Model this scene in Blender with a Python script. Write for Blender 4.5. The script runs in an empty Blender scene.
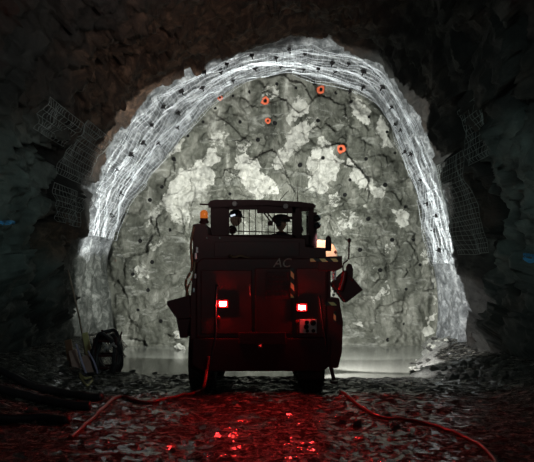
import bpy, bmesh, math, random
from mathutils import Vector, Matrix, noise
from mathutils.bvhtree import BVHTree

random.seed(7)
sc = bpy.context.scene
col = sc.collection
FPX, HOR, CX, CAMZ = 733.0, 278.7, 267.0, 1.7

def PX(px, Y): return (px - CX) * Y / FPX
def PZ(py, Y): return CAMZ - (py - HOR) * Y / FPX
def W(px, py, Y): return Vector((PX(px, Y), Y, PZ(py, Y)))
def sstep(a, b, v):
    t = min(1.0, max(0.0, (v - a) / (b - a)))
    return t * t * (3 - 2 * t)

# ------------------------------------------------------------------ materials
class NT:
    def __init__(s, name):
        s.m = bpy.data.materials.new(name); s.m.use_nodes = True
        s.t = s.m.node_tree; s.n = s.t.nodes; s.l = s.t.links
        s.n.clear()
        s.out = s.n.new('ShaderNodeOutputMaterial')
        s.b = s.n.new('ShaderNodeBsdfPrincipled')
        s.l.new(s.b.outputs[0], s.out.inputs[0])
    def add(s, typ, **kw):
        nd = s.n.new(typ)
        for k, v in kw.items():
            if k in nd.inputs: 
                if isinstance(v, bpy.types.NodeSocket): s.l.new(v, nd.inputs[k])
                else: nd.inputs[k].default_value = v
            else: setattr(nd, k, v)
        return nd
    def coord(s, scale=(1, 1, 1), rot=(0, 0, 0), kind='Object'):
        tc = s.n.new('ShaderNodeTexCoord'); mp = s.n.new('ShaderNodeMapping')
        s.l.new(tc.outputs[kind], mp.inputs[0])
        mp.inputs['Scale'].default_value = scale; mp.inputs['Rotation'].default_value = rot
        return mp.outputs[0]
    def noise(s, vec, scale, detail=4, rough=0.6, dist=0.0):
        nd = s.n.new('ShaderNodeTexNoise'); s.l.new(vec, nd.inputs['Vector'])
        nd.inputs['Scale'].default_value = scale; nd.inputs['Detail'].default_value = detail
        nd.inputs['Roughness'].default_value = rough; nd.inputs['Distortion'].default_value = dist
        return nd.outputs[0]
    def ramp(s, fac, stops):
        nd = s.n.new('ShaderNodeValToRGB'); s.l.new(fac, nd.inputs[0])
        e = nd.color_ramp.elements
        while len(e) < len(stops): e.new(0.5)
        for el, (p, c) in zip(e, stops):
            el.position = p; el.color = (c[0], c[1], c[2], 1) if not isinstance(c, (int, float)) else (c, c, c, 1)
        return nd.outputs[0]
    def mix(s, fac, a, b, blend='MIX'):
        nd = s.n.new('ShaderNodeMix'); nd.data_type = 'RGBA'; nd.blend_type = blend
        for i, v in ((0, fac), (6, a), (7, b)):
            if isinstance(v, bpy.types.NodeSocket): s.l.new(v, nd.inputs[i])
            else: nd.inputs[i].default_value = v if isinstance(v, (int, float)) else (*v, 1) if len(v) == 3 else v
        return nd.outputs[2]
    def math(s, op, a, b=0.0):
        nd = s.n.new('ShaderNodeMath'); nd.operation = op
        for i, v in ((0, a), (1, b)):
            if isinstance(v, bpy.types.NodeSocket): s.l.new(v, nd.inputs[i])
            else: nd.inputs[i].default_value = v
        return nd.outputs[0]
    def attr(s, name):
        nd = s.n.new('ShaderNodeAttribute'); nd.attribute_name = name
        return nd.outputs['Fac']
    def bump(s, h, strength=0.5, dist=0.05):
        nd = s.n.new('ShaderNodeBump'); s.l.new(h, nd.inputs['Height'])
        nd.inputs['Strength'].default_value = strength; nd.inputs['Distance'].default_value = dist
        s.l.new(nd.outputs[0], s.b.inputs['Normal'])
    def set(s, **kw):
        for k, v in kw.items():
            k = {'color': 'Base Color', 'rough': 'Roughness', 'metal': 'Metallic', 'spec': 'Specular IOR Level',
                 'ecol': 'Emission Color', 'estr': 'Emission Strength', 'trans': 'Transmission Weight', 'ior': 'IOR'}[k]
            if isinstance(v, bpy.types.NodeSocket): s.l.new(v, s.b.inputs[k])
            elif isinstance(v, tuple): s.b.inputs[k].default_value = (*v, 1)
            else: s.b.inputs[k].default_value = v
        return s.m

def worn(name, c, rough=0.5, metal=0.0, dirt=(0.05, 0.04, 0.035), amt=0.5, scale=6):
    """painted / cast surface with patchy dirt"""
    n = NT(name); v = n.coord()
    f = n.ramp(n.noise(v, scale, 6, 0.65), [(0.42, 0.0), (0.68, 1.0)])
    f = n.math('MULTIPLY', f, amt)
    n.bump(n.noise(v, scale * 8, 3), 0.15, 0.01)
    return n.set(color=n.mix(f, c, dirt), rough=rough, metal=metal, spec=0.25)

def glow(name, c, strength):
    n = NT(name)
    v = n.noise(n.coord(), 30, 2)
    return n.set(color=n.mix(v, c, tuple(x * 0.9 for x in c)), rough=0.3, ecol=c, estr=strength)

M = {}
# rock of the walls: dark country rock, brown iron-stained zones, pale concrete band with floodlight put into its colour
n = NT('wall_rock'); v = n.coord()
rockA = n.ramp(n.noise(v, 1.7, 8, 0.65, 0.6), [(0.3, (0.010, 0.010, 0.010)), (0.55, (0.026, 0.026, 0.024)), (0.75, (0.06, 0.058, 0.054))])
spr = n.ramp(n.noise(v, 1.4, 8, 0.65, 0.8), [(0.3, (0.045, 0.056, 0.052)), (0.55, (0.10, 0.12, 0.112)), (0.75, (0.19, 0.215, 0.20))])
rockA = n.mix(n.attr('spray'), rockA, spr)
brn = n.ramp(n.noise(v, 3.2, 7, 0.7, 0.8), [(0.36, (0.02, 0.012, 0.008)), (0.52, (0.065, 0.036, 0.022)), (0.66, (0.17, 0.10, 0.065))])
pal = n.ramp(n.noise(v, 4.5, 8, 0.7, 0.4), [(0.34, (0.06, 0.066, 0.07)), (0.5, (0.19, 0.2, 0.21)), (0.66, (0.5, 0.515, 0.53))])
mid = n.ramp(n.noise(v, 3.0, 9, 0.7, 0.8), [(0.34, (0.02, 0.023, 0.02)), (0.5, (0.07, 0.075, 0.068)), (0.66, (0.22, 0.225, 0.21))])
c1 = n.mix(n.attr('mid'), n.mix(n.attr('brown'), rockA, brn), mid)
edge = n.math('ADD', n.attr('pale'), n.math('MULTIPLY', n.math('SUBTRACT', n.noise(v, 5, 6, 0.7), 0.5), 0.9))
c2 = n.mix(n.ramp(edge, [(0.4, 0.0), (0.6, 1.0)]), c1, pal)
c3 = n.mix(n.attr('crack'), c2, (0.004, 0.004, 0.004))
hb = n.math('ADD', n.noise(v, 6, 8, 0.7), n.math('MULTIPLY', n.noise(v, 30, 5, 0.7), 0.4))
n.bump(hb, 0.8, 0.06)
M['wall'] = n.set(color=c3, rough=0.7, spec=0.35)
# the rock face
n = NT('face_rock'); v = n.coord()
vd = n.coord((1, 1, 0.45), (0, math.radians(40), 0))
vd2 = n.coord((0.4, 1, 1.6), (0, math.radians(-52), 0))
base = n.ramp(n.noise(vd, 1.5, 10, 0.68, 1.0), [(0.33, (0.03, 0.032, 0.024)), (0.48, (0.105, 0.108, 0.088)), (0.58, (0.2, 0.2, 0.172)), (0.7, (0.5, 0.5, 0.455))])
strk = n.ramp(n.noise(vd2, 2.6, 9, 0.72, 1.4), [(0.54, 0.0), (0.68, 1.0)])
base = n.mix(n.math('MULTIPLY', strk, 0.55), base, (0.45, 0.455, 0.42))
dk = n.ramp(n.noise(vd, 4.0, 8, 0.75, 1.5), [(0.3, 1.0), (0.45, 0.0)])
base = n.mix(n.math('MULTIPLY', dk, 0.6), base, (0.03, 0.031, 0.025))
pe = n.math('ADD', n.attr('pale'), n.math('MULTIPLY', n.math('SUBTRACT', n.noise(v, 4.5, 8, 0.78, 0.5), 0.5), 1.5))
pc = n.ramp(n.noise(v, 5, 8, 0.7), [(0.3, (0.24, 0.24, 0.21)), (0.6, (0.56, 0.555, 0.51))])
c = n.mix(n.ramp(pe, [(0.47, 0.0), (0.56, 1.0)]), base, pc)
hb = n.math('ADD', n.noise(vd, 5, 9, 0.72, 0.6), n.math('MULTIPLY', n.noise(v, 22, 6, 0.7), 0.5))
n.bump(hb, 0.75, 0.06)
M['face'] = n.set(color=c, rough=0.62, spec=0.4)
# wet muddy floor
n = NT('wet_mud'); v = n.coord((1, 0.75, 1))
nz = n.noise(v, 3.2, 9, 0.7, 0.5)
mud = n.ramp(nz, [(0.3, (0.006, 0.006, 0.005)), (0.55, (0.018, 0.017, 0.015)), (0.75, (0.06, 0.057, 0.05))])
grit_glint = n.ramp(n.noise(n.coord((0.6, 0.8, 1)), 10, 7, 0.74, 0.4), [(0.53, 0.0), (0.59, 1.0)])
mud = n.mix(n.math('MULTIPLY', grit_glint, 0.9), mud, (0.5, 0.48, 0.42))  # pale grit flecks, with glints off the wet floor painted in
wet = n.ramp(n.math('ADD', n.math('MULTIPLY', n.noise(v, 9.5, 6, 0.7, 0.3), 0.75), n.math('MULTIPLY', n.noise(v, 1.3, 3), 0.25)), [(0.465, 1.0), (0.53, 0.0)])
rf = n.ramp(wet, [(0.0, 0.85), (1.0, 0.13)])
mud = n.mix(wet, mud, n.mix(0.5, mud, (0.012, 0.011, 0.010)))
gv_ = n.ramp(n.math('ADD', n.attr('gravel'), n.math('MULTIPLY', n.math('SUBTRACT', n.noise(v, 16, 5, 0.7), 0.5), 1.0)), [(0.35, 0.0), (0.6, 1.0)])
mud = n.mix(gv_, mud, n.ramp(n.noise(v, 20, 5, 0.7), [(0.3, (0.16, 0.16, 0.15)), (0.65, (0.6, 0.6, 0.57))]))
rf = n.mix(gv_, rf, (0.6, 0.6, 0.6))
dry = n.math('SUBTRACT', 1.0, wet)
hb = n.math('ADD', n.noise(v, 9, 9, 0.72), n.math('MULTIPLY', n.noise(v, 36, 5, 0.7), 0.5))
hb = n.math('ADD', n.math('MULTIPLY', hb, dry), n.math('MULTIPLY', n.noise(v, 9, 4, 0.6), 0.28))
n.bump(hb, 0.9, 0.05)
M['mud'] = n.set(color=mud, rough=rf, spec=n.ramp(n.math('SUBTRACT', wet, gv_), [(0.0, 0.12), (1.0, 0.8)]))
n = NT('pool_water_murky'); v = n.coord()
n.bump(n.noise(v, 3.5, 3, 0.5), 0.05, 0.02)
M['water'] = n.set(color=n.mix(n.noise(v, 0.8, 3), (0.24, 0.245, 0.22), (0.29, 0.295, 0.27)), rough=0.14, spec=0.7)
n = NT('loose_rock'); v = n.coord()
n.bump(n.noise(v, 14, 8, 0.7), 0.7, 0.04)
M['rock'] = n.set(color=n.ramp(n.noise(v, 5, 7, 0.7), [(0.3, (0.02, 0.02, 0.018)), (0.7, (0.11, 0.105, 0.095))]), rough=0.55)
M['rock_pale'] = worn('pale_rock', (0.5, 0.5, 0.46), 0.6, 0, (0.15, 0.15, 0.13), 0.6, 5)
M['wire'] = worn('galvanised_wire', (0.55, 0.58, 0.62), 0.42, 0.25, (0.42, 0.44, 0.46), 0.5, 3)
M['dullwire'] = worn('weathered_wire', (0.17, 0.19, 0.185), 0.5, 0.2, (0.12, 0.12, 0.11), 0.5, 3)
M['bolt'] = worn('black_steel', (0.012, 0.012, 0.014), 0.6, 0.2, (0.03, 0.02, 0.015), 0.5, 12)
M['hole'] = worn('hole_black', (0.006, 0.006, 0.006), 0.9, 0, (0.01, 0.01, 0.01), 0.5, 12)
M['orange_paint'] = worn('orange_marker_paint', (0.85, 0.16, 0.07), 0.55, 0, (0.45, 0.12, 0.07), 0.6, 20)
M['paint'] = worn('vehicle_red_brown', (0.080, 0.012, 0.013), 0.45, 0.0, (0.035, 0.012, 0.012), 0.7, 4)
M['paint2'] = worn('vehicle_panel', (0.080, 0.013, 0.014), 0.42, 0.0, (0.045, 0.016, 0.015), 0.8, 5)
M['black'] = worn('black_red_glow', (0.045, 0.008, 0.010), 0.55, 0.0, (0.03, 0.010, 0.011), 0.5, 8)  # black parts with the tail lights' red glow mixed into the colour
M['rubber'] = worn('tyre_rubber', (0.016, 0.015, 0.015), 0.75, 0, (0.05, 0.045, 0.04), 0.6, 10)
M['steel'] = worn('worn_steel', (0.32, 0.30, 0.28), 0.4, 0.7, (0.1, 0.07, 0.05), 0.6, 9)
M['brown'] = worn('rust_brown', (0.20, 0.10, 0.06), 0.45, 0.1, (0.06, 0.04, 0.03), 0.6, 8)
M['plate'] = worn('grey_plate', (0.40, 0.36, 0.36), 0.5, 0.1, (0.2, 0.16, 0.15), 0.6, 14)
M['letter'] = worn('faded_letter', (0.5, 0.36, 0.32), 0.5, 0, (0.1, 0.06, 0.05), 0.8, 25)
M['cable_red'] = worn('red_cable', (0.14, 0.010, 0.010), 0.35, 0, (0.1, 0.03, 0.02), 0.5, 6)
M['cable_black'] = worn('black_hose', (0.022, 0.020, 0.024), 0.42, 0, (0.05, 0.045, 0.045), 0.6, 5)
M['hiorange'] = worn('orange_fender', (0.9, 0.42, 0.22), 0.45, 0, (0.85, 0.6, 0.45), 0.5, 4)
M['white'] = worn('white_plastic', (0.75, 0.77, 0.8), 0.4, 0, (0.4, 0.4, 0.42), 0.4, 14)
M['blue'] = worn('blue_paint', (0.06, 0.28, 0.55), 0.6, 0, (0.05, 0.12, 0.2), 0.6, 6)
M['timber'] = worn('grey_timber', (0.30, 0.22, 0.17), 0.7, 0, (0.12, 0.09, 0.07), 0.6, 7)
M['pinkbag'] = worn('dusty_pink_board', (0.42, 0.27, 0.24), 0.7, 0, (0.2, 0.12, 0.1), 0.5, 7)
M['yellow'] = worn('faded_yellow', (0.55, 0.48, 0.22), 0.6, 0, (0.25, 0.2, 0.1), 0.5, 8)
M['lilac'] = worn('lilac_tube', (0.40, 0.36, 0.55), 0.4, 0, (0.2, 0.18, 0.25), 0.4, 8)
M['tail'] = glow('tail_lens', (1.0, 0.03, 0.028), 1300)
M['work'] = glow('work_lens', (1.0, 0.98, 0.93), 8)
M['amber'] = glow('amber_dome', (0.95, 0.22, 0.03), 0.35)
M['strip_glow'] = glow('strip_glow', (0.8, 0.9, 1.0), 0.9)  # reflective strip, its returned light put in as a glow
M['hat'] = worn('hard_hat', (0.05, 0.045, 0.05), 0.4, 0, (0.03, 0.03, 0.03), 0.4, 10)
# hazard stripes
n = NT('hazard_stripes'); v = n.coord()
wv = n.n.new('ShaderNodeTexWave'); n.l.new(n.coord((1, 0, 1), (0, math.radians(45), 0)), wv.inputs[0]); wv.bands_direction = 'X'
wv.inputs['Scale'].default_value = 2.6; wv.inputs['Distortion'].default_value = 0.3
hz = n.ramp(wv.outputs[1], [(0.5, 0.0), (0.56, 1.0)])
M['hazard'] = n.set(color=n.mix(hz, (0.015, 0.013, 0.012), (0.9, 0.72, 0.3)), rough=0.45)
# person: skin above the collar, overalls below
n = NT('person_skin_overalls'); tc = n.n.new('ShaderNodeTexCoord'); sp = n.n.new('ShaderNodeSeparateXYZ')
n.l.new(tc.outputs['Object'], sp.inputs[0])
f = n.math('GREATER_THAN', sp.outputs[2], 0.60)
M['person'] = n.set(color=n.mix(f, n.mix(n.noise(tc.outputs['Object'], 8, 4), (0.02, 0.02, 0.03), (0.04, 0.035, 0.04)), (0.30, 0.19, 0.14)), rough=0.7)
n = NT('window_glass')
n.set(color=n.mix(n.noise(n.coord(), 5, 4), (0.75, 0.8, 0.78), (0.6, 0.64, 0.6)), rough=0.12, trans=1.0, ior=1.05)
M['glass'] = n.m

# ------------------------------------------------------------------ object helpers
def finish(name, bm, mat, parent=None, origin=None, smooth=False):
    if origin is None: origin = Vector((0, 0, 0))
    me = bpy.data.meshes.new(name)
    bmesh.ops.recalc_face_normals(bm, faces=bm.faces)
    if origin.length: bmesh.ops.translate(bm, verts=bm.verts, vec=-origin)
    bm.to_mesh(me); bm.free()
    if smooth:
        for p in me.polygons: p.use_smooth = True
    me.materials.append(mat)
    o = bpy.data.objects.new(name, me); col.objects.link(o)
    if parent is not None: o.parent = parent
    return o

def tag(o, label=None, cat=None, group=None, kind=None):
    for k, v in (('label', label), ('category', cat), ('group', group), ('kind', kind)):
        if v: o[k] = v
    return o
def empty(name, loc, label, cat, group=None):
    o = bpy.data.objects.new(name, None); col.objects.link(o); o.location = loc
    o.empty_display_size = 0.1
    return tag(o, label, cat, group)

def box(bm, x0, x1, y0, y1, z0, z1, bev=0.0, mat=None):
    r = bmesh.ops.create_cube(bm, size=1)
    vs = r['verts']
    bmesh.ops.scale(bm, vec=(abs(x1 - x0), abs(y1 - y0), abs(z1 - z0)), verts=vs)
    bmesh.ops.translate(bm, vec=((x0 + x1) / 2, (y0 + y1) / 2, (z0 + z1) / 2), verts=vs)
    if bev > 0:
        es = list({e for v in vs for e in v.link_edges})
        bmesh.ops.bevel(bm, geom=es, offset=bev, segments=2, profile=0.5, affect='EDGES')
    elif mat is not None:
        bmesh.ops.transform(bm, matrix=mat, verts=vs)
    return vs
def obox(bm, centre, size, rot, bev=0.01):
    b2 = bmesh.new(); box(b2, -size[0]/2, size[0]/2, -size[1]/2, size[1]/2, -size[2]/2, size[2]/2, bev)
    bmesh.ops.transform(b2, matrix=Matrix.Translation(centre) @ rot.to_matrix().to_4x4(), verts=b2.verts)
    merge(bm, b2)
def merge(bm, b2):
    me = bpy.data.meshes.new('tmp'); b2.to_mesh(me); b2.free(); bm.from_mesh(me); bpy.data.meshes.remove(me)
def prism(bm, pts, y0, y1, bev=0.0):
    """polygon of (x, z) points extruded from y0 to y1"""
    b2 = bmesh.new()
    vs = [b2.verts.new((x, y0, z)) for x, z in pts]
    f = b2.faces.new(vs)
    r = bmesh.ops.extrude_face_region(b2, geom=[f])
    bmesh.ops.translate(b2, vec=(0, y1 - y0, 0), verts=[e for e in r['geom'] if isinstance(e, bmesh.types.BMVert)])
    if bev: bmesh.ops.bevel(b2, geom=list(b2.edges), offset=bev, segments=2, profile=0.5, affect='EDGES')
    merge(bm, b2)
def tube(bm, pts, r, sides=8, cap=True, r1=None):
    pts = [Vector(p) for p in pts]; N = len(pts); rings = []
    up = Vector((0.13, 0.21, 0.97)).normalized()
    for i, p in enumerate(pts):
        d = (pts[min(i + 1, N - 1)] - pts[max(i - 1, 0)])
        d = d.normalized() if d.length > 1e-9 else Vector((0, 0, 1))
        u = up if abs(d.dot(up)) < 0.95 else Vector((1, 0, 0))
        a = d.cross(u).normalized(); b = d.cross(a)
        rr = r if r1 is None else r + (r1 - r) * i / max(1, N - 1)
        rings.append([bm.verts.new(p + (a * math.cos(k * 2 * math.pi / sides) + b * math.sin(k * 2 * math.pi / sides)) * rr) for k in range(sides)])
    for i in range(N - 1):
        for k in range(sides):
            bm.faces.new((rings[i][k], rings[i][(k + 1) % sides], rings[i + 1][(k + 1) % sides], rings[i + 1][k]))
    if cap and sides > 2:
        bm.faces.new(rings[0][::-1]); bm.faces.new(rings[-1])
def crom(pts, per=8):
    """Catmull-Rom through points"""
    P = [Vector(p) for p in pts]; out = []
    for i in range(len(P) - 1):
        p0, p1, p2, p3 = P[max(i - 1, 0)], P[i], P[i + 1], P[min(i + 2, len(P) - 1)]
        for k in range(per):
            t = k / per
            out.append(0.5 * ((2 * p1) + (p2 - p0) * t + (2 * p0 - 5 * p1 + 4 * p2 - p3) * t * t + (3 * p1 - p0 - 3 * p2 + p3) * t ** 3))
    out.append(P[-1]); return out
def lathe(bm, prof, mat=None, seg=24):
    """profile (r, h) turned about local Z, then placed by a matrix"""
    b2 = bmesh.new(); rings = []
    for r, h in prof:
        rings.append([b2.verts.new((r * math.cos(k * 2 * math.pi / seg), r * math.sin(k * 2 * math.pi / seg), h)) for k in range(seg)])
    for i in range(len(prof) - 1):
        for k in range(seg):
            b2.faces.new((rings[i][k], rings[i][(k + 1) % seg], rings[i + 1][(k + 1) % seg], rings[i + 1][k]))
    b2.faces.new(rings[0][::-1]); b2.faces.new(rings[-1])
    if mat is not None: bmesh.ops.transform(b2, matrix=mat, verts=b2.verts)
    merge(bm, b2)
TO_CAM = Matrix.Rotation(math.radians(90), 4, 'X')     # local +Z becomes -Y (towards the viewer)

# ------------------------------------------------------------------ tunnel shell
YF, YM = 20.5, 17.0
Fp = [(113, 368), (113, 350), (114, 330), (111, 300), (107, 268), (113, 240), (126, 210), (145, 182), (167, 155), (189, 128), (211, 104),
      (235, 86), (262, 77), (290, 73), (318, 80), (345, 87), (368, 97), (385, 115), (397, 140), (408, 165), (418, 190), (424, 220),
      (430, 250), (436, 280), (438, 310), (436, 335), (433, 352), (430, 368)]
Mp = [(62, 386), (64, 360), (68, 330), (72, 300), (80, 260), (89, 215), (98, 172), (116, 142), (136, 113), (158, 91), (184, 74), (212, 60),
      (242, 49), (275, 44), (305, 41), (335, 45), (364, 55), (388, 69), (404, 92), (417, 118), (428, 147), (438, 177), (447, 207), (455, 237),
      (461, 267), (466, 297), (466, 325), (464, 350), (463, 386)]
NT_ = 560
def resample(ctrl, Y):
    P = crom([(PX(a, Y), 0, PZ(b, Y)) for a, b in ctrl], 12)
    L = [0.0]
    for a, b in zip(P, P[1:]): L.append(L[-1] + (b - a).length)
    out = []; j = 0
    for i in range(NT_ + 1):
        s = L[-1] * i / NT_
        while j < len(P) - 2 and L[j + 1] < s: j += 1
        t = (s - L[j]) / max(1e-9, L[j + 1] - L[j])
        out.append(P[j].lerp(P[j + 1], min(1, t)))
    return out
Fw, Mw = resample(Fp, YF), resample(Mp, YM)
CEN = Vector((0, 0, 2.6))
def kscale(Y):
    pts = [(-4, 1.2), (8, 1.2), (10, 1.17), (13, 1.09), (15, 1.05), (16.2, 1.025), (16.75, 0.985), (17, 1.0)]
    for (a, ka), (b, kb) in zip(pts, pts[1:]):
        if Y <= b: return ka + (kb - ka) * sstep(a, b, max(a, Y))
    return 1.0
def base_pt(i, Y):
    i0 = int(min(NT_ - 1, max(0, math.floor(i)))); fr = i - i0
    m = Mw[i0].lerp(Mw[i0 + 1], fr)
    if Y >= YM:
        f = Fw[i0].lerp(Fw[i0 + 1], fr); p = m.lerp(f, (Y - YM) / (YF - YM))
    else:
        k = kscale(Y); p = Vector((m.x * k, 0, CEN.z + (m.z - CEN.z) * (k if m.z > CEN.z else 1.0)))
    return Vector((p.x, Y, p.z))
def inward(p):
    c = Vector((p.x * 0.25, p.y, 2.6)); return (c - p).normalized()
def facet(p, s, seed):
    """broken rock: every cell is a flat tilted facet with a ledge at its border"""
    u = p * s + Vector((seed, seed * 0.7, seed * 1.3))
    pt = noise.voronoi(u)[1][0]
    rv = noise.noise_vector(pt * 2.7 + Vector((seed, 0.3, 0.7)))
    return (rv.dot(u - pt) * 1.3 + rv.x * 0.45) / s
def disp_low(p, i, Y):
    a = i / NT_ * 20
    d = 0.0
    if Y > 16.3:                                    # folded ridges that run round the arch
        w = sstep(16.3, 17.2, Y) * (1 - sstep(20.0, 20.5, Y))
        ph = 2.2 * noise.noise(Vector((a * 0.45, 3.1, Y * 0.3))) + 0.9 * noise.noise(Vector((a * 1.3, 7.7, Y)))
        d += w * 0.085 * math.sin(Y * 5.6 + ph * 2.0) + w * 0.10 * noise.noise(Vector((a * 0.5, Y * 0.7, 1.0)))
    w = 1 - 0.75 * sstep(15.8, 16.5, Y) - 0.25 * sstep(16.8, 17.4, Y)
    d += w * (0.34 * noise.noise(p * 0.55) + 0.16 * noise.noise(p * 1.3 + Vector((4, 0, 0))))
    return d
CRK = [[(466, 95), (474, 125), (482, 160), (490, 190), (497, 222), (490, 255), (486, 290), (488, 330)],
       [(489, 160), (497, 180), (505, 200), (512, 235), (508, 262), (512, 290)],
       [(510, 100), (515, 140), (512, 170), (520, 200), (524, 230)],
       [(40, 150), (58, 160), (62, 190), (52, 215), (38, 240), (36, 290), (40, 330)],
       [(15, 150), (45, 140), (68, 125), (80, 95)], [(60, 215), (75, 205), (92, 190)]]
def seg_d(p, poly):
    best = 1e9
    for (ax, ay), (bx, by) in zip(poly, poly[1:]):
        dx, dy = bx - ax, by - ay
        t = max(0, min(1, ((p[0] - ax) * dx + (p[1] - ay) * dy) / (dx * dx + dy * dy)))
        best = min(best, math.hypot(p[0] - ax - t * dx, p[1] - ay - t * dy))
    return best
def proj(p):
    if p.y < 0.5: return (-9999, -9999)
    return (CX + p.x * FPX / p.y, HOR - (p.z - CAMZ) * FPX / p.y)
def wall_vertex(i, Y):
    p = base_pt(i, Y); n_ = inward(p)
    q = p + n_ * disp_low(p, i, Y)
    u, v = proj(q)
    cr = 0.0
    if 11 < Y < 17 and (u < 110 or u > 455):        # open fissures in the side walls
        j = 9 * noise.noise(q * 2.3)
        for poly, wd in zip(CRK, (6.5, 3.6, 3.2, 5.5, 3.4, 3.4)):
            cr = max(cr, 1 - sstep(wd * 0.5, wd * 1.2, seg_d((u + j * 0.4, v), poly)))
    rough_ = (1 - sstep(15.6, 16.4, Y)) * 0.45 + (1 - sstep(16.45, 16.95, Y)) * 0.4 + 0.3
    fd = 0.0
    if Y > 10.5:
        w3 = q + 0.12 * noise.noise_vector(q * 2.2)
        fd = 0.55 * facet(w3, 1.0, 2.0) + 0.6 * facet(w3, 2.6, 5.0) + 0.5 * facet(w3, 6.0, 9.0)
        fd += 0.08 * noise.fractal(q * 3.0, 0.9, 2.1, 4)
    seam = sstep(0.0, 0.35, YF - Y) if Y > YF - 0.4 else 1.0
    q = q + n_ * ((fd * rough_ - cr * 0.3) * seam)
    pale = sstep(16.5, 17.1, Y + 0.15 * noise.noise(q * 1.5))  # pale from where the flood lamps reach, their light painted in
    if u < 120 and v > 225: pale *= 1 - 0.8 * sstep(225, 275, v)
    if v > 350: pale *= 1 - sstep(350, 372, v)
    br = 0.0
    if Y < 17.4:
        br = (1 - sstep(40, 130, math.hypot((u - 165) * 0.9, (v - 85) * 1.0))) + 0.8 * (1 - sstep(20, 90, math.hypot((u - 285) * 0.6, v - 15)))
        br = min(1, max(0.0, br + 0.4 * noise.noise(q)))
        br = max(br, 0.8 * (1 - sstep(10, 40, math.hypot(u - 55, v - 235))))
    mid = sstep(225, 262, v + 12 * noise.noise(q * 2)) * sstep(16.2, 16.9, Y) * (1 - sstep(130, 150, u))
    jn = 16 * noise.noise(q * 1.1)
    spy = sstep(488, 500, u + jn) if u > 267 else 1 - sstep(40, 62, u + jn)
    spy *= sstep(95, 150, v + jn) * (1 - 0.85 * sstep(250, 320, v + jn))
    return q, pale, br, cr, mid, spy
ys = []
y = YF
while y > 11.5: ys.append(y); y -= 0.06
while y > -4: ys.append(y); y -= 0.3
rows = [[wall_vertex(i, Y) for i in range(NT_ + 1)] for Y in ys]
def shell(name, i0, i1, label):
    bm = bmesh.new()
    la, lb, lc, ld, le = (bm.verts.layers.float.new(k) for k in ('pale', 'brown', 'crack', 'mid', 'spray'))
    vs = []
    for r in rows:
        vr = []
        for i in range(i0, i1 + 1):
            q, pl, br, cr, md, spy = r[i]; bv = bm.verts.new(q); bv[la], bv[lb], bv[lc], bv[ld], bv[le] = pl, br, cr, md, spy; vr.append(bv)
        vs.append(vr)
    for a, b in zip(vs, vs[1:]):
        for k in range(len(a) - 1): bm.faces.new((a[k], a[k + 1], b[k + 1], b[k]))
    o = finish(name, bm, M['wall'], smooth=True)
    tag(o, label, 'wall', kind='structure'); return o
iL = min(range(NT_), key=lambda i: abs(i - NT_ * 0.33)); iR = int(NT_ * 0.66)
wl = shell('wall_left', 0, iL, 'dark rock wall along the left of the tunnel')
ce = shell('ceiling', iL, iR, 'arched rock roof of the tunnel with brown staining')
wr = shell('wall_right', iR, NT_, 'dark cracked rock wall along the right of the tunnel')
ce['category'] = 'ceiling'

# rock face at the end
PALE = [(253, 177, 11, 21, -28, 1.0), (189, 184, 14, 32, 40, 0.95), (206, 165, 8, 16, 30, 0.8), (298, 136, 9, 21, 48, 0.75), (297, 111, 5, 15, 50, 0.95),
        (322, 168, 15, 22, 10, 0.75), (316, 185, 12, 10, 0, 0.7), (362, 112, 8, 13, -30, 1.0), (384, 133, 5, 13, -22, 0.9), (362, 180, 7, 14, -42, 0.75), (377, 190, 8, 6, 0, 0.7),
        (283, 157, 7, 15, 45, 0.62), (271, 96, 7, 12, 50, 0.5), (219, 136, 8, 16, 30, 0.5), (325, 143, 6, 9, 0, 0.6), (401, 217, 6, 12, -40, 0.75), (360, 324, 5, 4, 0, 0.7), (300, 100, 5, 9, 40, 0.45), (335, 200, 5, 9, 30, 0.5), (365, 205, 4, 9, -40, 0.45), (350, 165, 4, 8, 30, 0.5), (230, 180, 4, 12, 40, 0.45), (190, 215, 6, 6, 0, 0.5), (158, 245, 4, 10, 40, 0.45), (375, 260, 4, 10, 30, 0.4),
        (346, 222, 10, 16, 40, 0.5), (390, 245, 5, 16, 20, 0.45), (140, 272, 6, 10, 40, 0.55), (180, 333, 6, 4, 0, 0.8), (174, 150, 5, 13, 40, 0.6), (270, 185, 7, 12, -40, 0.6),
        (152, 215, 6, 14, 40, 0.5), (240, 150, 5, 12, 30, 0.5), (345, 120, 6, 12, 40, 0.4), (178, 215, 10, 8, 0, 0.6), (385, 290, 5, 12, 30, 0.5), (372, 300, 7, 5, 0, 0.5), (432, 285, 3, 18, -8, 0.7), (430, 325, 4, 14, 20, 0.75), (424, 255, 3, 12, -8, 0.55)]
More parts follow.
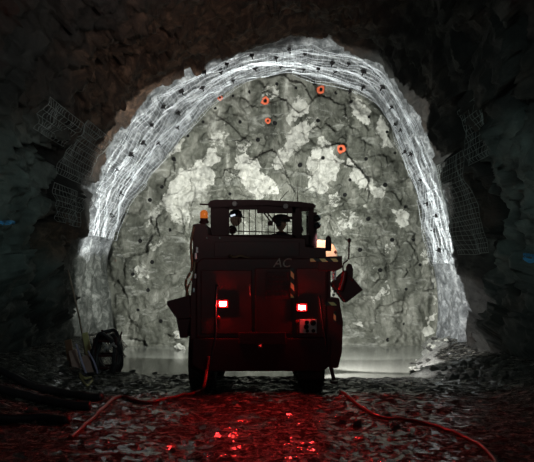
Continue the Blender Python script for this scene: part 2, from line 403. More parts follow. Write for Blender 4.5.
def face_vertex(p0, edge):
    u, v = proj(p0)
    q = p0 * 1.0
    sh_ = Vector((q.x * 0.9 + q.z * 0.45, 0, q.z * 0.75 - q.x * 0.4)) + 0.06 * noise.noise_vector(q * 1.8)
    d = 0.26 * facet(sh_, 0.9, 1.0) + 0.42 * facet(sh_, 2.2, 4.0) + 0.55 * facet(sh_, 5.5, 7.0) + 0.25 * noise.noise(q * 0.6) + 0.10 * noise.fractal(q * 2.2, 0.9, 2.1, 5)
    d = -d
    d += -0.25 * (1 - sstep(-0.4, 1.0, q.z))                # toe leans out towards the viewer
    pl = 0.0
    cp = noise.voronoi(q * 3.4 + 0.25 * noise.noise_vector(q * 4))[1][0] / 3.4
    cu, cv = proj(Vector((cp.x, YF, cp.z)))
    u, v = u * 0.45 + cu * 0.55 + 3 * noise.noise(q * 7), v * 0.45 + cv * 0.55 + 3 * noise.noise(q * 7 + Vector((5, 0, 0)))
    for ex, ey, a, b, ang, s in PALE:
        t = math.radians(ang); dx, dy = u - ex, v - ey
        x1 = dx * math.cos(t) + dy * math.sin(t); y1 = -dx * math.sin(t) + dy * math.cos(t)
        r = math.hypot(x1 / a, y1 / b)
        if r < 1.6: pl = max(pl, s * (1 - sstep(0.75, 1.45, r)))
    return Vector((q.x, YF + d * edge, q.z)), pl
fc = Vector((PX(275, YF), YF, PZ(230, YF)))
bm = bmesh.new(); la = bm.verts.layers.float.new('pale')
NR = 150; prev = None; NB = 170
LOOP = [r_[0] for r_ in rows[0]]
LOOP += [LOOP[-1].lerp(LOOP[0], k / (NB + 1)) for k in range(1, NB + 1)]
NL = len(LOOP)
for k in range(NR + 1):
    f = 1 - k / NR
    ring = []
    if k == NR:
        q, pl = face_vertex(fc, 1); c_ = bm.verts.new(q); c_[la] = pl
        for i in range(NL): bm.faces.new((prev[i], prev[(i + 1) % NL], c_))
        break
    for i in range(NL):
        if k == 0: q, pl = LOOP[i], 0.3
        else: q, pl = face_vertex(fc.lerp(Vector((LOOP[i].x, YF, LOOP[i].z)), f), min(1, k / 5))
        bv = bm.verts.new(q); bv[la] = pl; ring.append(bv)
    if prev:
        for i in range(NL): bm.faces.new((prev[i], prev[(i + 1) % NL], ring[(i + 1) % NL], ring[i]))
    prev = ring
wb = finish('wall_back', bm, M['face'], smooth=True)
tag(wb, 'freshly blasted grey rock face closing the end of the tunnel', 'wall', kind='structure')

# floor
def shore(x, y):
    j = 0.22 * noise.noise(Vector((x * 0.7, 2.0, y * 0.7))) + 0.12 * noise.noise(Vector((x * 2.3, 5.0, y * 2.3)))
    return 2.55 + max(0, y - 14) * 0.31 + j, -3.15 - max(0, y - 15.2) * 0.15 + j, 13.62 - 0.12 * x + j
def floor_z(x, y, fine=True):
    xr, xl, sh = shore(x, y)
    pool = sstep(sh - 0.9, sh + 0.4, y) * (1 - sstep(xr - 0.4, xr + 0.6, x)) * sstep(xl - 0.5, xl + 0.35, x)
    z = -0.42 * pool
    z += 0.22 * sstep(3.0, 4.6, x) + 0.30 * sstep(2.9, 4.6, -x)
    if fine:
        p = Vector((x, y, 0))
        a = 1 - 0.5 * pool
        dt = 0.035 * noise.fractal(p * 2.6, 0.85, 2.1, 4) + 0.022 * noise.noise(Vector((x * 8, y * 6, 3)))
        z += a * (0.035 * noise.noise(p * 0.7) + max(dt, -0.004 + 0.1 * dt))
        z -= 0.05 * (math.exp(-((x - 0.85) / 0.25) ** 2) + math.exp(-((x + 0.85) / 0.25) ** 2)) * sstep(13.5, 10.5, y) if y < 13.5 else 0
    return z
bm = bmesh.new(); g = []; lsh = bm.verts.layers.float.new('gravel')
fy = []; y = 21.2
while y > 5.5: fy.append(y); y -= 0.055
while y > -4: fy.append(y); y -= 0.25
fx = [-6 + 0.055 * k for k in range(219)]
for y in fy:
    g.append([bm.verts.new((x, y, floor_z(x, y))) for x in fx])
    if 12.5 < y < 20.5:
        for bv in g[-1]:                            # crushed rock at the water's edge, lamplight put into its pale colour
            x_, y_, z_ = bv.co; xr, xl, sh = shore(x_, y_)
            a1 = (1 - sstep(0.15, 0.6, abs(y_ - sh + 0.25))) * sstep(-2.2, -0.8, x_) * (1 - sstep(xr + 0.2, xr + 0.6, x_))
            a2 = (1 - sstep(0.25, 0.75, abs(x_ - xr - 0.15))) * sstep(sh - 0.6, sh, y_)
            bv[lsh] = max(a1, a2)
for a, b in zip(g, g[1:]):
    for k in range(len(a) - 1): bm.faces.new((a[k], a[k + 1], b[k + 1], b[k]))
fl = finish('floor', bm, M['mud'], smooth=True)
tag(fl, 'wet muddy tunnel floor with gravel and red reflections', 'floor', kind='structure')
bm = bmesh.new()
nx_ = 40
gv = [[bm.verts.new((-5.0 + 10.2 * a / nx_, 12.6 + 8.3 * b / 20, -0.16)) for a in range(nx_ + 1)] for b in range(21)]
for a, b in zip(gv, gv[1:]):
    for k in range(nx_): bm.faces.new((a[k], a[k + 1], b[k + 1], b[k]))
tag(finish('pool_water', bm, M['water'], smooth=True), 'shallow murky pool of water at the foot of the rock face', 'water', kind='structure')

def bvh_of(*obs):
    vs, fs = [], []
    for o in obs:
        k = len(vs); vs += [v.co.copy() for v in o.data.vertices]
        fs += [[k + i for i in p.vertices] for p in o.data.polygons]
    return BVHTree.FromPolygons(vs, fs)
bw, bf, bg = bvh_of(wl, ce, wr), bvh_of(wb), bvh_of(fl)
EYE = Vector((0, 0, CAMZ))
def hit(tree, px, py):
    d = Vector(((px - CX) / FPX, 1, -(py - HOR) / FPX)).normalized()
    loc, nn, _, dist = tree.ray_cast(EYE, d)
    if loc is None: return None, None
    if nn.dot(d) > 0: nn = -nn
    return loc, nn
def ground(x, y):
    loc, nn, _, _ = bg.ray_cast(Vector((x, y, 4)), Vector((0, 0, -1)))
    return loc.z if loc else floor_z(x, y)

# ------------------------------------------------------------------ wire mesh sheets
def mesh_sheet(i0, i1, y0, y1, label, group, mat, off=0.10, sp=0.13, r=0.0038, skew=0.0, sag=0.06, sd=0):
    bm = bmesh.new()
    arc = sum((base_pt(i + 1, (y0 + y1) / 2) - base_pt(i, (y0 + y1) / 2)).length for i in range(int(i0), int(i1)))
    na, ny = max(2, int(arc / sp)), max(2, int((y1 - y0) / sp))
    def pt(a, b):
        i = i0 + (i1 - i0) * a + skew * (b - 0.5); Y = y0 + (y1 - y0) * b + skew * 0.004 * (a - 0.5)
        i = min(NT_ - 0.01, max(0, i))
        p = base_pt(i, Y); n_ = inward(p)
        d = disp_low(p, i, Y) + off + sag * (0.6 * noise.noise(Vector((a * 3 + sd, b * 2.2, sd))) + 0.5 * noise.noise(Vector((a * 6 + sd, b * 5, 2 + sd))))
        if Y < 17: d += 0.10
        return p + n_ * d, n_
    def wire(seq):
        prev = None
        pn = [pt(a, b) for a, b in seq]
        for k, (p, n_) in enumerate(pn):
            d = (pn[min(k + 1, len(pn) - 1)][0] - pn[max(k - 1, 0)][0]).normalized()
            s = d.cross(n_).normalized()
            ring = [bm.verts.new(p + n_ * r), bm.verts.new(p - n_ * r * 0.5 + s * r * 0.87), bm.verts.new(p - n_ * r * 0.5 - s * r * 0.87)]
            if prev:
                for q in range(3): bm.faces.new((prev[q], prev[(q + 1) % 3], ring[(q + 1) % 3], ring[q]))
            prev = ring
    m1, m2 = na, ny
    for k in range(na + 1): wire([(k / na, b / (m2 * 2)) for b in range(m2 * 2 + 1)])
    for k in range(ny + 1): wire([(a / (m1 * 2), k / ny) for a in range(m1 * 2 + 1)])
    o = finish('wire_mesh_sheet', bm, mat)
    tag(o, label, 'wire mesh', group); return o
def i_at(px, py):
    """profile index seen at a pixel on the lit band"""
    loc, _ = hit(bw, px, py)
    return min(range(NT_ + 1), key=lambda i: (base_pt(i, loc.y) - loc).length)
posn = ['at the foot of the left wall', 'on the left wall above the leaning bundle', 'on the left shoulder of the arch', 'on the upper left of the arch', 'left of the crown of the arch',
        'at the crown of the arch', 'on the upper right of the arch', 'on the right shoulder of the arch', 'on the right wall above the grey concrete']
ia = i_at(100, 235); ib = i_at(452, 262)
K = 8
for row, (y0, y1, what) in enumerate(((17.0, 18.75, 'outer'), (18.55, 20.2, 'inner'))):
    for k in range(K):
        w = (ib - ia) / K
        mesh_sheet(ia + w * k - 1.2, ia + w * (k + 1) + 1.2, y0 + 0.12 * random.random() - 0.05, y1 + 0.1 * random.random(),
                   'white wire mesh sheet of the %s row, %s' % (what, posn[k + 1]), 'wire mesh sheets round the lit arch', M['wire'],
                   off=0.09 + 0.03 * ((k + row) % 2), skew=random.uniform(-2, 2), sag=0.10, sd=row * 31 + k * 7)
iL0 = i_at(30, 140)
def dark_sheet(pxs, y0, y1, label, sd):
    ii = []
    for p in pxs:
        loc, _ = hit(bw, *p); ii.append(min(range(NT_ + 1), key=lambda i: (base_pt(i, loc.y) - loc).length))
    mesh_sheet(min(ii), max(ii), y0, y1, label, 'old mesh sheets on the dark walls', M['dullwire'], off=0.14, sp=0.11, r=0.006, sag=0.15, sd=sd)
dark_sheet([(8, 112), (30, 82)], 12.6, 14.2, 'grey mesh sheet hanging high on the dark wall at the left edge', 3)
dark_sheet([(70, 180), (88, 120)], 14.5, 16.3, 'grey mesh sheet on the dark left wall beside the lit arch', 5)
dark_sheet([(62, 225), (72, 190)], 14.6, 16.2, 'small grey mesh sheet on the left wall over the leaning pole', 8)
dark_sheet([(505, 145), (480, 85)], 13.2, 14.6, 'grey mesh sheet high on the dark right wall past the fissure', 9)
dark_sheet([(475, 255), (462, 150)], 14.8, 16.4, 'grey mesh sheet on the right wall between the lit arch and fissure', 12)

# ------------------------------------------------------------------ rock bolts, drill holes
def orient(loc, nn):
    return Matrix.Translation(loc) @ nn.to_track_quat('Z', 'Y').to_matrix().to_4x4()
bm = bmesh.new()
box(bm, -0.085, 0.085, -0.085, 0.085, -0.02, 0.012, 0.006)
lathe(bm, [(0.05, 0.01), (0.035, 0.04), (0.022, 0.045), (0.02, 0.16), (0.012, 0.165)], None, 12)
bolt_me = finish('rock_bolt', bm, M['bolt'])
first = True
BOLTS = [(202, 69), (232, 77), (254, 65), (251, 51), (275, 54), (290, 46), (319, 65), (333, 59), (337, 68), (365, 68), (176, 110), (201, 84), (281, 62),
         (304, 66), (364, 84), (351, 88), (113, 168), (128, 152), (150, 122), (117, 192), (161, 104), (140, 140), (180, 88), (220, 68), (385, 84), (394, 104),
         (404, 128), (414, 152), (424, 178), (431, 204), (438, 230), (443, 250), (408, 150), (398, 122), (155, 140), (175, 124), (128, 178), (108, 214), (226, 60), (306, 50), (350, 60), (440, 215)]
for px, py in BOLTS:
    loc, nn = hit(bw, px, py)
    if loc is None or loc.y < 15: continue
    nn = (nn * 0.4 + inward(loc) + Vector((0, -0.3, 0))).normalized()
    o = bolt_me if first else bolt_me.copy()
    if not first: col.objects.link(o)
    first = False
    o.matrix_world = orient(loc + nn * 0.11, nn) @ Matrix.Rotation(random.random() * 3, 4, 'Z') @ Matrix.Scale(random.uniform(0.5, 0.75), 4)
    tag(o, 'small black rock bolt and plate pinning the white wire mesh of the arch', 'rock bolt', 'rock bolts in the lit arch')
bm = bmesh.new()
lathe(bm, [(0.052, -0.12), (0.056, 0.02), (0.045, 0.027), (0.03, 0.024), (0.006, 0.022)], None, 14)
hole0 = finish('drill_hole', bm, M['hole']); first = True
HOLES = [(233, 96), (215, 108), (188, 136), (174, 159), (162, 187), (230, 194), (314, 84), (336, 93), (351, 102), (369, 117), (318, 121), (275, 123), (323, 158),
         (366, 159), (387, 132), (395, 153), (277, 84), (405, 207), (368, 219), (406, 289), (404, 324), (140, 241), (133, 274), (138, 310), (161, 321), (296, 88), (250, 92),
         (385, 185), (392, 240), (380, 270), (350, 180), (240, 122), (203, 122), (150, 200), (170, 230), (152, 262), (413, 240), (420, 265), (345, 195), (300, 165), (360, 250), (258, 140), (388, 340), (148, 290)]
for px, py in HOLES:
    loc, nn = hit(bf, px, py)
    if loc is None: continue
    nn = (nn * 0.4 + Vector((0, -1, 0))).normalized()
    o = hole0 if first else hole0.copy()
    if not first: col.objects.link(o)
    first = False
    o.matrix_world = orient(loc, nn) @ Matrix.Scale(random.uniform(0.7, 1.15), 4)
    tag(o, 'small black drill hole without a painted collar in the rock face', 'drill hole', 'drill holes in the rock face')
for px, py, s, lab in ((265, 101, 1.15, 'orange painted drill collar high on the face, left of the crown'), (321, 90, 1.1, 'orange painted drill collar just under the crown of the arch'),
                       (341, 149, 1.15, 'orange painted drill collar above the right end of the cab roof'), (268, 121, 0.75, 'small orange drill collar below the larger one left of the crown'),
                       (220, 98, 0.7, 'small orange drill collar near the upper left rim of the face')):
    loc, nn = hit(bf, px, py); nn = (nn * 0.5 + Vector((0, -1, 0))).normalized()
    e = empty('drill_collar', loc, lab, 'drill collar', 'orange drill collars'); e.matrix_world = orient(loc + Vector((0, -0.03, 0)), nn)
    bm = bmesh.new(); lathe(bm, [(0.045, 0.0), (0.05, 0.035), (0.075, 0.05), (0.1, 0.035), (0.115, -0.05)], None, 22)
    for v in bm.verts:
        f = 1 + 0.35 * noise.noise(v.co * 14 + Vector((px, py, 0))); v.co.x *= f * s; v.co.y *= f * s
    finish('painted_ring', bm, M['orange_paint'], e, smooth=True)
    bm = bmesh.new(); lathe(bm, [(0.034 * s, -0.02), (0.036 * s, 0.052), (0.026 * s, 0.056), (0.022 * s, 0.03)], None, 14)
    finish('bore', bm, M['hole'], e)

# ------------------------------------------------------------------ loose rocks
def rock_mesh(seed, mat):
    bm = bmesh.new(); bmesh.ops.create_icosphere(bm, subdivisions=3, radius=1)
    off = Vector((seed * 3.7, seed * 1.9, 0))
    for v in bm.verts:
        d = v.co.normalized(); vor = noise.voronoi(d * 1.1 + off)[0]
        v.co = d * (0.72 + 0.5 * (vor[1] - vor[0]) + 0.22 * noise.fractal(d * 2 + off, 0.9, 2, 3))
        v.co.z *= 0.72
    me = finish('rock', bm, mat); d = me.data; bpy.data.objects.remove(me); return d
RM = [rock_mesh(k, M['rock']) for k in range(6)]
RP = [rock_mesh(k + 20, M['rock_pale']) for k in range(2)]
def put_rock(x, y, s, label, group, mesh=None):
    o = bpy.data.objects.new('rock', mesh or random.choice(RM)); col.objects.link(o)
    o.scale = (s * random.uniform(0.8, 1.3), s * random.uniform(0.8, 1.2), s * random.uniform(0.7, 1.1))
    o.rotation_euler = (random.uniform(-0.4, 0.4), random.uniform(-0.4, 0.4), random.random() * 6.3)
    o.location = (x, y, ground(x, y) + s * 0.22)
    return tag(o, label, 'rock', group)
def scatter(n_, fxy, smin, smax, label, group, gap=0.9, meshes=None):
    done = []; tries = 0
    while len(done) < n_ and tries < n_ * 40:
        tries += 1
        x, y = fxy(); s = smin + (smax - smin) * random.random() ** 2.2
        if any(math.hypot(x - a, y - b) < gap * (s + c) for a, b, c in done): continue
        if y > 10.6 and y < 15.3 and -1.9 < x < 1.9: continue
        done.append((x, y, s)); put_rock(x, y, s, label, group, random.choice(meshes) if meshes else None)
scatter(70, lambda: (random.uniform(3.0, 4.5), random.uniform(11.6, 13.8)), 0.04, 0.12, 'dark angular rock in the rubble bank along the foot of the right wall', 'rubble bank on the right')
scatter(34, lambda: ((lambda y: (shore(2.5, y)[0] + random.uniform(-0.1, 0.45), y))(random.uniform(14.1, 20.0))), 0.04, 0.13, 'brightly lit rock in the strip of rubble where the pool meets the right wall', 'lit rubble on the right shore', meshes=RP + RM[:1])  # mostly pale rock meshes, so the lamplight sits in their colour
scatter(36, lambda: (lambda x: (x, shore(x, 14)[2] - random.uniform(0.1, 0.7)))(random.uniform(-3.4, 2.7)), 0.03, 0.09, 'small rock on the near shore of the pool', 'stones on the near shore')
scatter(45, lambda: (random.uniform(-3.6, 3.6), random.uniform(6.6, 10.4)), 0.025, 0.075, 'small wet stone lying on the muddy floor behind the vehicle', 'stones on the muddy floor')
scatter(26, lambda: (random.uniform(-4.4, -2.4), random.uniform(11.5, 15.0)), 0.04, 0.13, 'dark rock along the foot of the left wall', 'rubble along the left wall')
o = put_rock(PX(180, 19.2), 19.2, 0.16, 'single pale rock standing in the pool left of the vehicle', None, RP[0]); o.location.z = -0.1
o = put_rock(PX(384, 13.0), 13.0, 0.13, 'large dark rock by the right end of the lit shoreline', None, RM[2])

# ------------------------------------------------------------------ the vehicle
VY = 11.0
VR = Vector((0, 13.0, 0.0))
veh = empty('charging_vehicle', VR, 'dark red mine service vehicle seen from behind with glowing red tail lights', 'vehicle')
def part(name, bm, mat, parent=None, smooth=False): return finish(name, bm, mat, parent or veh, VR, smooth)
X = lambda px, Y=VY: PX(px, Y)
Z = lambda py, Y=VY: PZ(py, Y)
# chassis: lower body
bm = bmesh.new()
box(bm, X(194), X(330), 11.12, 14.9, 0.42, 0.85, 0.03)
box(bm, X(220), X(312), 11.5, 14.6, 0.50, 0.6, 0.01)
part('chassis', bm, M['black'])
bm = bmesh.new()
prism(bm, [(X(193), Z(338)), (X(331), Z(338)), (X(330), Z(366)), (X(322), Z(371)), (X(203), Z(371)), (X(192), Z(364))], 10.95, 11.16, 0.012)
b_ = part('bumper', bm, M['black'])
bm = bmesh.new()
box(bm, X(239), X(286), 10.93, 10.96, Z(344), Z(332), 0.008)
part('tow_plate', bm, M['paint'], b_)
bm = bmesh.new(); lathe(bm, [(0.03, 0), (0.035, 0.03), (0.02, 0.05), (0.028, 0.07), (0.012, 0.09)], Matrix.Translation((X(260.5), 10.95, Z(346))) @ TO_CAM, 12)
part('tow_pin', bm, M['steel'], b_)
# engine cover: big stepped rear panel
bm = bmesh.new()
prism(bm, [(X(196), Z(338)), (X(196), Z(263)), (X(202), Z(258)), (X(320), Z(258)), (X(328), Z(263)), (X(329), Z(338))], 11.0, 12.3, 0.02)
ec = part('engine_cover', bm, M['paint2'])
for (a, b, c, d) in ((201, 252, 270, 334), (255, 292, 268, 334), (296, 326, 268, 334)):
    bm = bmesh.new(); box(bm, X(a), X(b), 10.975, 11.005, Z(d), Z(c), 0.01)
    dr = part('access_door', bm, M['paint2'])
    bm = bmesh.new()
    xx = X(b) - 0.03 if a < 290 else X(a) + 0.03
    tube(bm, [(xx, 10.975, Z(296)), (xx, 10.945, Z(295)), (xx, 10.945, Z(285)), (xx, 10.975, Z(284))], 0.008, 6)
    part('door_handle', bm, M['steel'] if a == 201 else M['black'], dr)
# upper deck panel, full width
bm = bmesh.new()
prism(bm, [(X(191), Z(268)), (X(191), Z(223)), (X(204), Z(222)), (X(207), Z(234)), (X(290), Z(237)), (X(306), Z(237)), (X(307), Z(246)), (X(327), Z(247)), (X(328), Z(262)), (X(320), Z(267))], 11.25, 12.25, 0.012)
ud = part('upper_deck', bm, M['paint'])
bm = bmesh.new(); box(bm, X(213), X(300), 11.235, 11.26, Z(256), Z(241), 0.006); part('deck_plate', bm, M['paint2'], ud)
bm = bmesh.new(); tube(bm, crom([(X(229), 11.2, Z(255)), (X(234), 11.17, Z(257)), (X(240), 11.17, Z(255.5)), (X(249), 11.2, Z(258))], 5), 0.022, 8)
part('highlight_bar', bm, M['brown'], ud, True)  # brown bar standing in for a highlight on the panel
bm = bmesh.new()
for a in (207, 220): lathe(bm, [(0.016, 0), (0.016, 0.015), (0.008, 0.022)], Matrix.Translation((X(a, 11.25), 11.24, Z(238, 11.25))) @ TO_CAM, 8)
part('bolt', bm, M['steel'], ud)
# left corner column and right fender
bm = bmesh.new(); prism(bm, [(X(190), Z(350)), (X(190), Z(300)), (X(193), Z(262)), (X(199), Z(262)), (X(200), Z(350))], 11.05, 11.9, 0.012); part('corner_post', bm, M['paint'])
bm = bmesh.new(); prism(bm, [(X(318), Z(271)), (X(318), Z(257)), (X(342), Z(256)), (X(342), Z(268)), (X(336), Z(271))], 10.96, 12.0, 0.012); rf_ = part('rear_fender', bm, M['paint'])
bm = bmesh.new(); prism(bm, [(X(327), Z(340)), (X(326), Z(298)), (X(339), Z(298)), (X(343), Z(322)), (X(342), Z(352)), (X(338), Z(368)), (X(330), Z(368))], 10.98, 11.9, 0.012); part('side_box', bm, M['paint'])
bm = bmesh.new(); prism(bm, [(X(326), Z(312)), (X(325), Z(268)), (X(331), Z(268)), (X(331), Z(312))], 11.03, 11.4, 0.01); part('corner_post', bm, M['paint'])
# hazard strips
def strip(a, b, c, d, Y, par):
    bm = bmesh.new(); box(bm, X(a, Y), X(b, Y), Y - 0.012, Y, Z(d, Y), Z(c, Y), 0.003)
    o = part('hazard_strip', bm, M['hazard'], par); o['label'] = 'black and yellow hazard strip'
strip(310, 338, 258.5, 261.8, 10.96, rf_); strip(290.6, 294, 268, 298, 10.975, ec); strip(325, 336.5, 302, 305.5, 10.98, veh); strip(333.6, 336, 311, 322, 10.98, veh)
# perforated vent plate and faded lettering
bm = bmesh.new(); box(bm, X(266), X(289), 10.955, 10.976, Z(299), Z(272), 0.006); vp = part('vent_plate', bm, M['paint'])
bm = bmesh.new()
for r_ in range(5):
    for c_ in range(5):
        lathe(bm, [(0.016, 0.0), (0.018, 0.012), (0.011, 0.014), (0.008, 0.002)], Matrix.Translation((X(269 + c_ * 4.3), 10.958, Z(276.5 + r_ * 4.7))) @ TO_CAM, 10)
part('vent_ring', bm, M['paint'], vp)
cu = bpy.data.curves.new('lettering', 'FONT'); cu.body = 'AC'; cu.size = 0.19; cu.extrude = 0.003; cu.shear = 0.25
cu.materials.append(M['letter'])
tmp = bpy.data.objects.new('tmp', cu); col.objects.link(tmp)
me = bpy.data.meshes.new_from_object(tmp.evaluated_get(bpy.context.evaluated_depsgraph_get())); bpy.data.objects.remove(tmp)
lt = bpy.data.objects.new('lettering', me); col.objects.link(lt); lt.parent = ec
lt.rotation_euler = (math.radians(90), 0, 0); lt.location = Vector((X(273), 10.970, Z(267))) - VR
if not me.materials: me.materials.append(M['letter'])
# tail lights
for px, py in ((223.3, 303.6), (301.6, 307.3)):
    bm = bmesh.new(); box(bm, X(px - 6), X(px + 6), 10.93, 10.98, Z(py + 4.6), Z(py - 4.6), 0.01)
    tl = part('tail_light', bm, M['black'])
    bm = bmesh.new(); box(bm, X(px - 3.2), X(px + 3.2), 10.919, 10.935, Z(py + 2.0), Z(py - 2.0), 0.005)
    o = part('lens', bm, M['tail'], tl); o['label'] = 'glowing red lens'
    bm = bmesh.new(); lathe(bm, [(0.025, 0), (0.03, 0.02), (0.018, 0.03)], Matrix.Translation((X(px - 4.5), 10.975, Z(py + 14))) @ TO_CAM, 12)
    part('reflector', bm, M['cable_red'])
# socket panel
bm = bmesh.new(); box(bm, X(299.5), X(316.5), 10.94, 10.976, Z(333), Z(319), 0.006); sp_ = part('socket_panel', bm, M['plate'])
for a, b, r_ in ((306.5, 322, .03), (312.7, 322.5, .042), (306, 326.5, .036), (307, 330.5, .024), (313, 330.5, .028)):
    bm = bmesh.new(); lathe(bm, [(r_, 0), (r_ * 1.05, 0.02), (r_ * 0.7, 0.024), (r_ * 0.6, 0.004)], Matrix.Translation((X(a), 10.942, Z(b))) @ TO_CAM, 14)
    part('socket', bm, M['hole'], sp_)
# wheels
def wheel(cx, cy, wdt, r_, dz=0.0):
    bm = bmesh.new(); R_ = Matrix.Translation((cx, cy, r_ - 0.06 + dz)) @ Matrix.Rotation(math.radians(90), 4, 'Y')
    h = wdt / 2
    lathe(bm, [(r_ * 0.5, -h * 0.9), (r_ * 0.86, -h), (r_ * 0.97, -h * 0.8), (r_, -h * 0.5), (r_, h * 0.5), (r_ * 0.97, h * 0.8), (r_ * 0.86, h), (r_ * 0.5, h * 0.9)], R_, 40)
    for k in range(30):
        a = k * 2 * math.pi / 30
        for sgn in (-1, 1):
            m_ = Matrix.Translation((cx + sgn * h * 0.42, cy, r_ - 0.06 + dz)) @ Matrix.Rotation(a + (0.1 if sgn > 0 else 0), 4, 'X') @ Matrix.Translation((0, 0, r_)) @ Matrix.Rotation(0.45 * sgn, 4, 'Z')
            box(bm, -h * 0.42, h * 0.42, -0.022, 0.022, -0.015, 0.022, 0, m_)
    w_ = part('wheel', bm, M['rubber'])
    bm = bmesh.new(); lathe(bm, [(r_ * 0.5, -h * 0.8), (r_ * 0.3, -h * 0.4), (r_ * 0.3, h * 0.4), (r_ * 0.5, h * 0.8)], R_, 24); part('hub', bm, M['steel'], w_)
for sgn, c_ in ((-1, 203.5), (1, 310.5)):
    wheel(X(c_, 11.6), 11.62, 0.40, 0.50); wheel(X(c_, 11.6), 14.1, 0.40, 0.50, -0.12)
bm = bmesh.new(); tube(bm, [(X(210, 11.6), 11.62, 0.44), (X(304, 11.6), 11.62, 0.44)], 0.07, 10); part('axle', bm, M['black'])
bm = bmesh.new(); box(bm, X(298), X(323), 11.02, 11.035, Z(380), Z(362), 0.004); part('mud_flap', bm, M['rubber'])
bm = bmesh.new(); tube(bm, [(X(331), 11.1, Z(366)), (X(334.5), 11.1, Z(381))], 0.03, 8); lathe(bm, [(0.06, 0), (0.06, 0.03)], Matrix.Translation((X(334.5), 11.1, Z(384))), 12); part('jack_leg', bm, M['black'])
# cab
YC0, YC1 = 12.2, 13.6
CXf = lambda px: X(px, YC0)
CZf = lambda py: Z(py, YC0)
bm = bmesh.new()   # rear frame: posts, header and sill around the openings
Yr0, Yr1 = YC0, YC0 + 0.09
def slab(a, b, c, d, y0=Yr0, y1=Yr1, bev=0.008): box(bm, X(a, YC0), X(b, YC0), y0, y1, Z(d, YC0), Z(c, YC0), bev)
slab(210.5, 229, 206, 262); slab(292, 302, 206, 262); slab(308.4, 314, 207, 262)
slab(225, 296, 234.6, 262); slab(300, 311, 235, 262); slab(225, 259, 205, 209.3); slab(257, 296, 205, 213); slab(300, 311, 205, 211)
part('cab_frame', bm, M['black'])
bm = bmesh.new()   # side walls with window openings and floor
for xx, s in ((X(211, YC0), 1), (X(313.6, YC0), -1)):
    x2 = xx + s * 0.05
    box(bm, xx, x2, YC0, YC1, 1.40, 2.25, 0.006); box(bm, xx, x2, YC1 - 0.09, YC1, 2.2, 2.95, 0.006); box(bm, xx, x2, YC0 + 0.02, YC1, 2.86, 2.96, 0.006)
    box(bm, xx, x2, YC0 + 0.62, YC0 + 0.7, 2.2, 2.9, 0.006)
box(bm, X(211, YC0), X(313, YC0), YC0 + 0.05, YC1, 1.38, 1.44, 0.006)
box(bm, X(211, YC0), X(313, YC0), YC1 - 0.05, YC1, 1.40, Z(238, YC1), 0.006)
box(bm, X(211, YC0), X(222, YC1), YC1 - 0.06, YC1, 1.40, 3.0, 0.006)
part('cab_body', bm, M['black'])
bm = bmesh.new()   # roof, rising a little to the front, rounded at the left
def roof_pt(px, py, Y, dz=0): return (X(px, YC0), Y, Z(py, YC0) + dz)
prof = [(209, 208.5), (208.6, 204), (211, 201.2), (216, 200.3), (262, 200.3), (300, 202.3), (313, 204.2), (315.5, 206), (315, 208.5), (300, 207.6), (262, 205.6)]
ra = [bm.verts.new(roof_pt(a, b, YC0 - 0.10)) for a, b in prof]; rb = [bm.verts.new(roof_pt(a, b, YC1 + 0.1, 0.17)) for a, b in prof]
bm.faces.new(ra); bm.faces.new(rb[::-1])
for k in range(len(ra)): bm.faces.new((ra[k], ra[(k + 1) % len(ra)], rb[(k + 1) % len(ra)], rb[k]))
rfp = part('cab_roof', bm, M['black'])
for a, b in ((235, 204.4), (285.5, 206.8)):
    bm = bmesh.new(); lathe(bm, [(0.035, 0), (0.042, 0.03), (0.034, 0.035), (0.03, 0.02)], Matrix.Translation((X(a, YC0), YC0 - 0.09, Z(b, YC0))) @ TO_CAM, 14); part('roof_lamp', bm, M['plate'], rfp)
bm = bmesh.new()
for a in (238.5, 243.5, 249.3, 255.5, 262, 268.2, 274.5, 287.5): tube(bm, [(X(a, YC0), YC0 + 0.11, Z(236, YC0)), (X(a, YC0), YC0 + 0.11, Z(208, YC0))], 0.008, 6)
tube(bm, [(X(228, YC0), YC0 + 0.11, Z(230.4, YC0)), (X(294, YC0), YC0 + 0.11, Z(232.4, YC0))], 0.010, 6)
part('window_grille', bm, M['black'])
bm = bmesh.new(); tube(bm, [(X(264, YC0), YC0 + 0.2, Z(212, YC0)), (X(272, YC0), YC0 + 0.25, Z(222, YC0))], 0.012, 6)
tube(bm, [(X(267.5, YC0), YC0 + 0.2, Z(212, YC0)), (X(276, YC0), YC0 + 0.25, Z(222, YC0))], 0.012, 6)
box(bm, X(268.5, YC0), X(273, YC0), YC0 + 0.22, YC0 + 0.3, Z(224.5, YC0), Z(220, YC0), 0.006)
box(bm, X(282, YC0), X(293, YC0), YC0 + 0.2, YC0 + 0.28, Z(218, YC0), Z(215.4, YC0), 0.006)
part('mirror_bracket', bm, M['black'])
bm = bmesh.new(); box(bm, X(301.5, YC0), X(309, YC0), YC0 + 0.04, YC0 + 0.046, Z(236, YC0), Z(210, YC0)); part('side_window_pane', bm, M['glass'])
for xs in (-0.55, 0.25):
    bm = bmesh.new(); box(bm, xs - 0.2, xs + 0.2, 12.62, 13.1, 1.78, 1.93, 0.03); box(bm, xs - 0.12, xs + 0.12, 12.75, 12.97, 1.43, 1.8, 0.01); box(bm, xs - 0.19, xs + 0.19, 12.55, 12.64, 1.85, 2.3, 0.03); part('seat', bm, M['rubber'])
bm = bmesh.new()
for k in range(24):
    a = k * math.pi / 12
tube(bm, [(-0.55 + 0.17 * math.cos(k * math.pi / 12), 13.28 + 0.06 * math.sin(k * math.pi / 12), 2.05 + 0.15 * math.sin(k * math.pi / 12)) for k in range(25)], 0.014, 6)
tube(bm, [(-0.55, 13.28, 2.05), (-0.55, 13.45, 1.5)], 0.025, 8); part('steering_wheel', bm, M['black'])
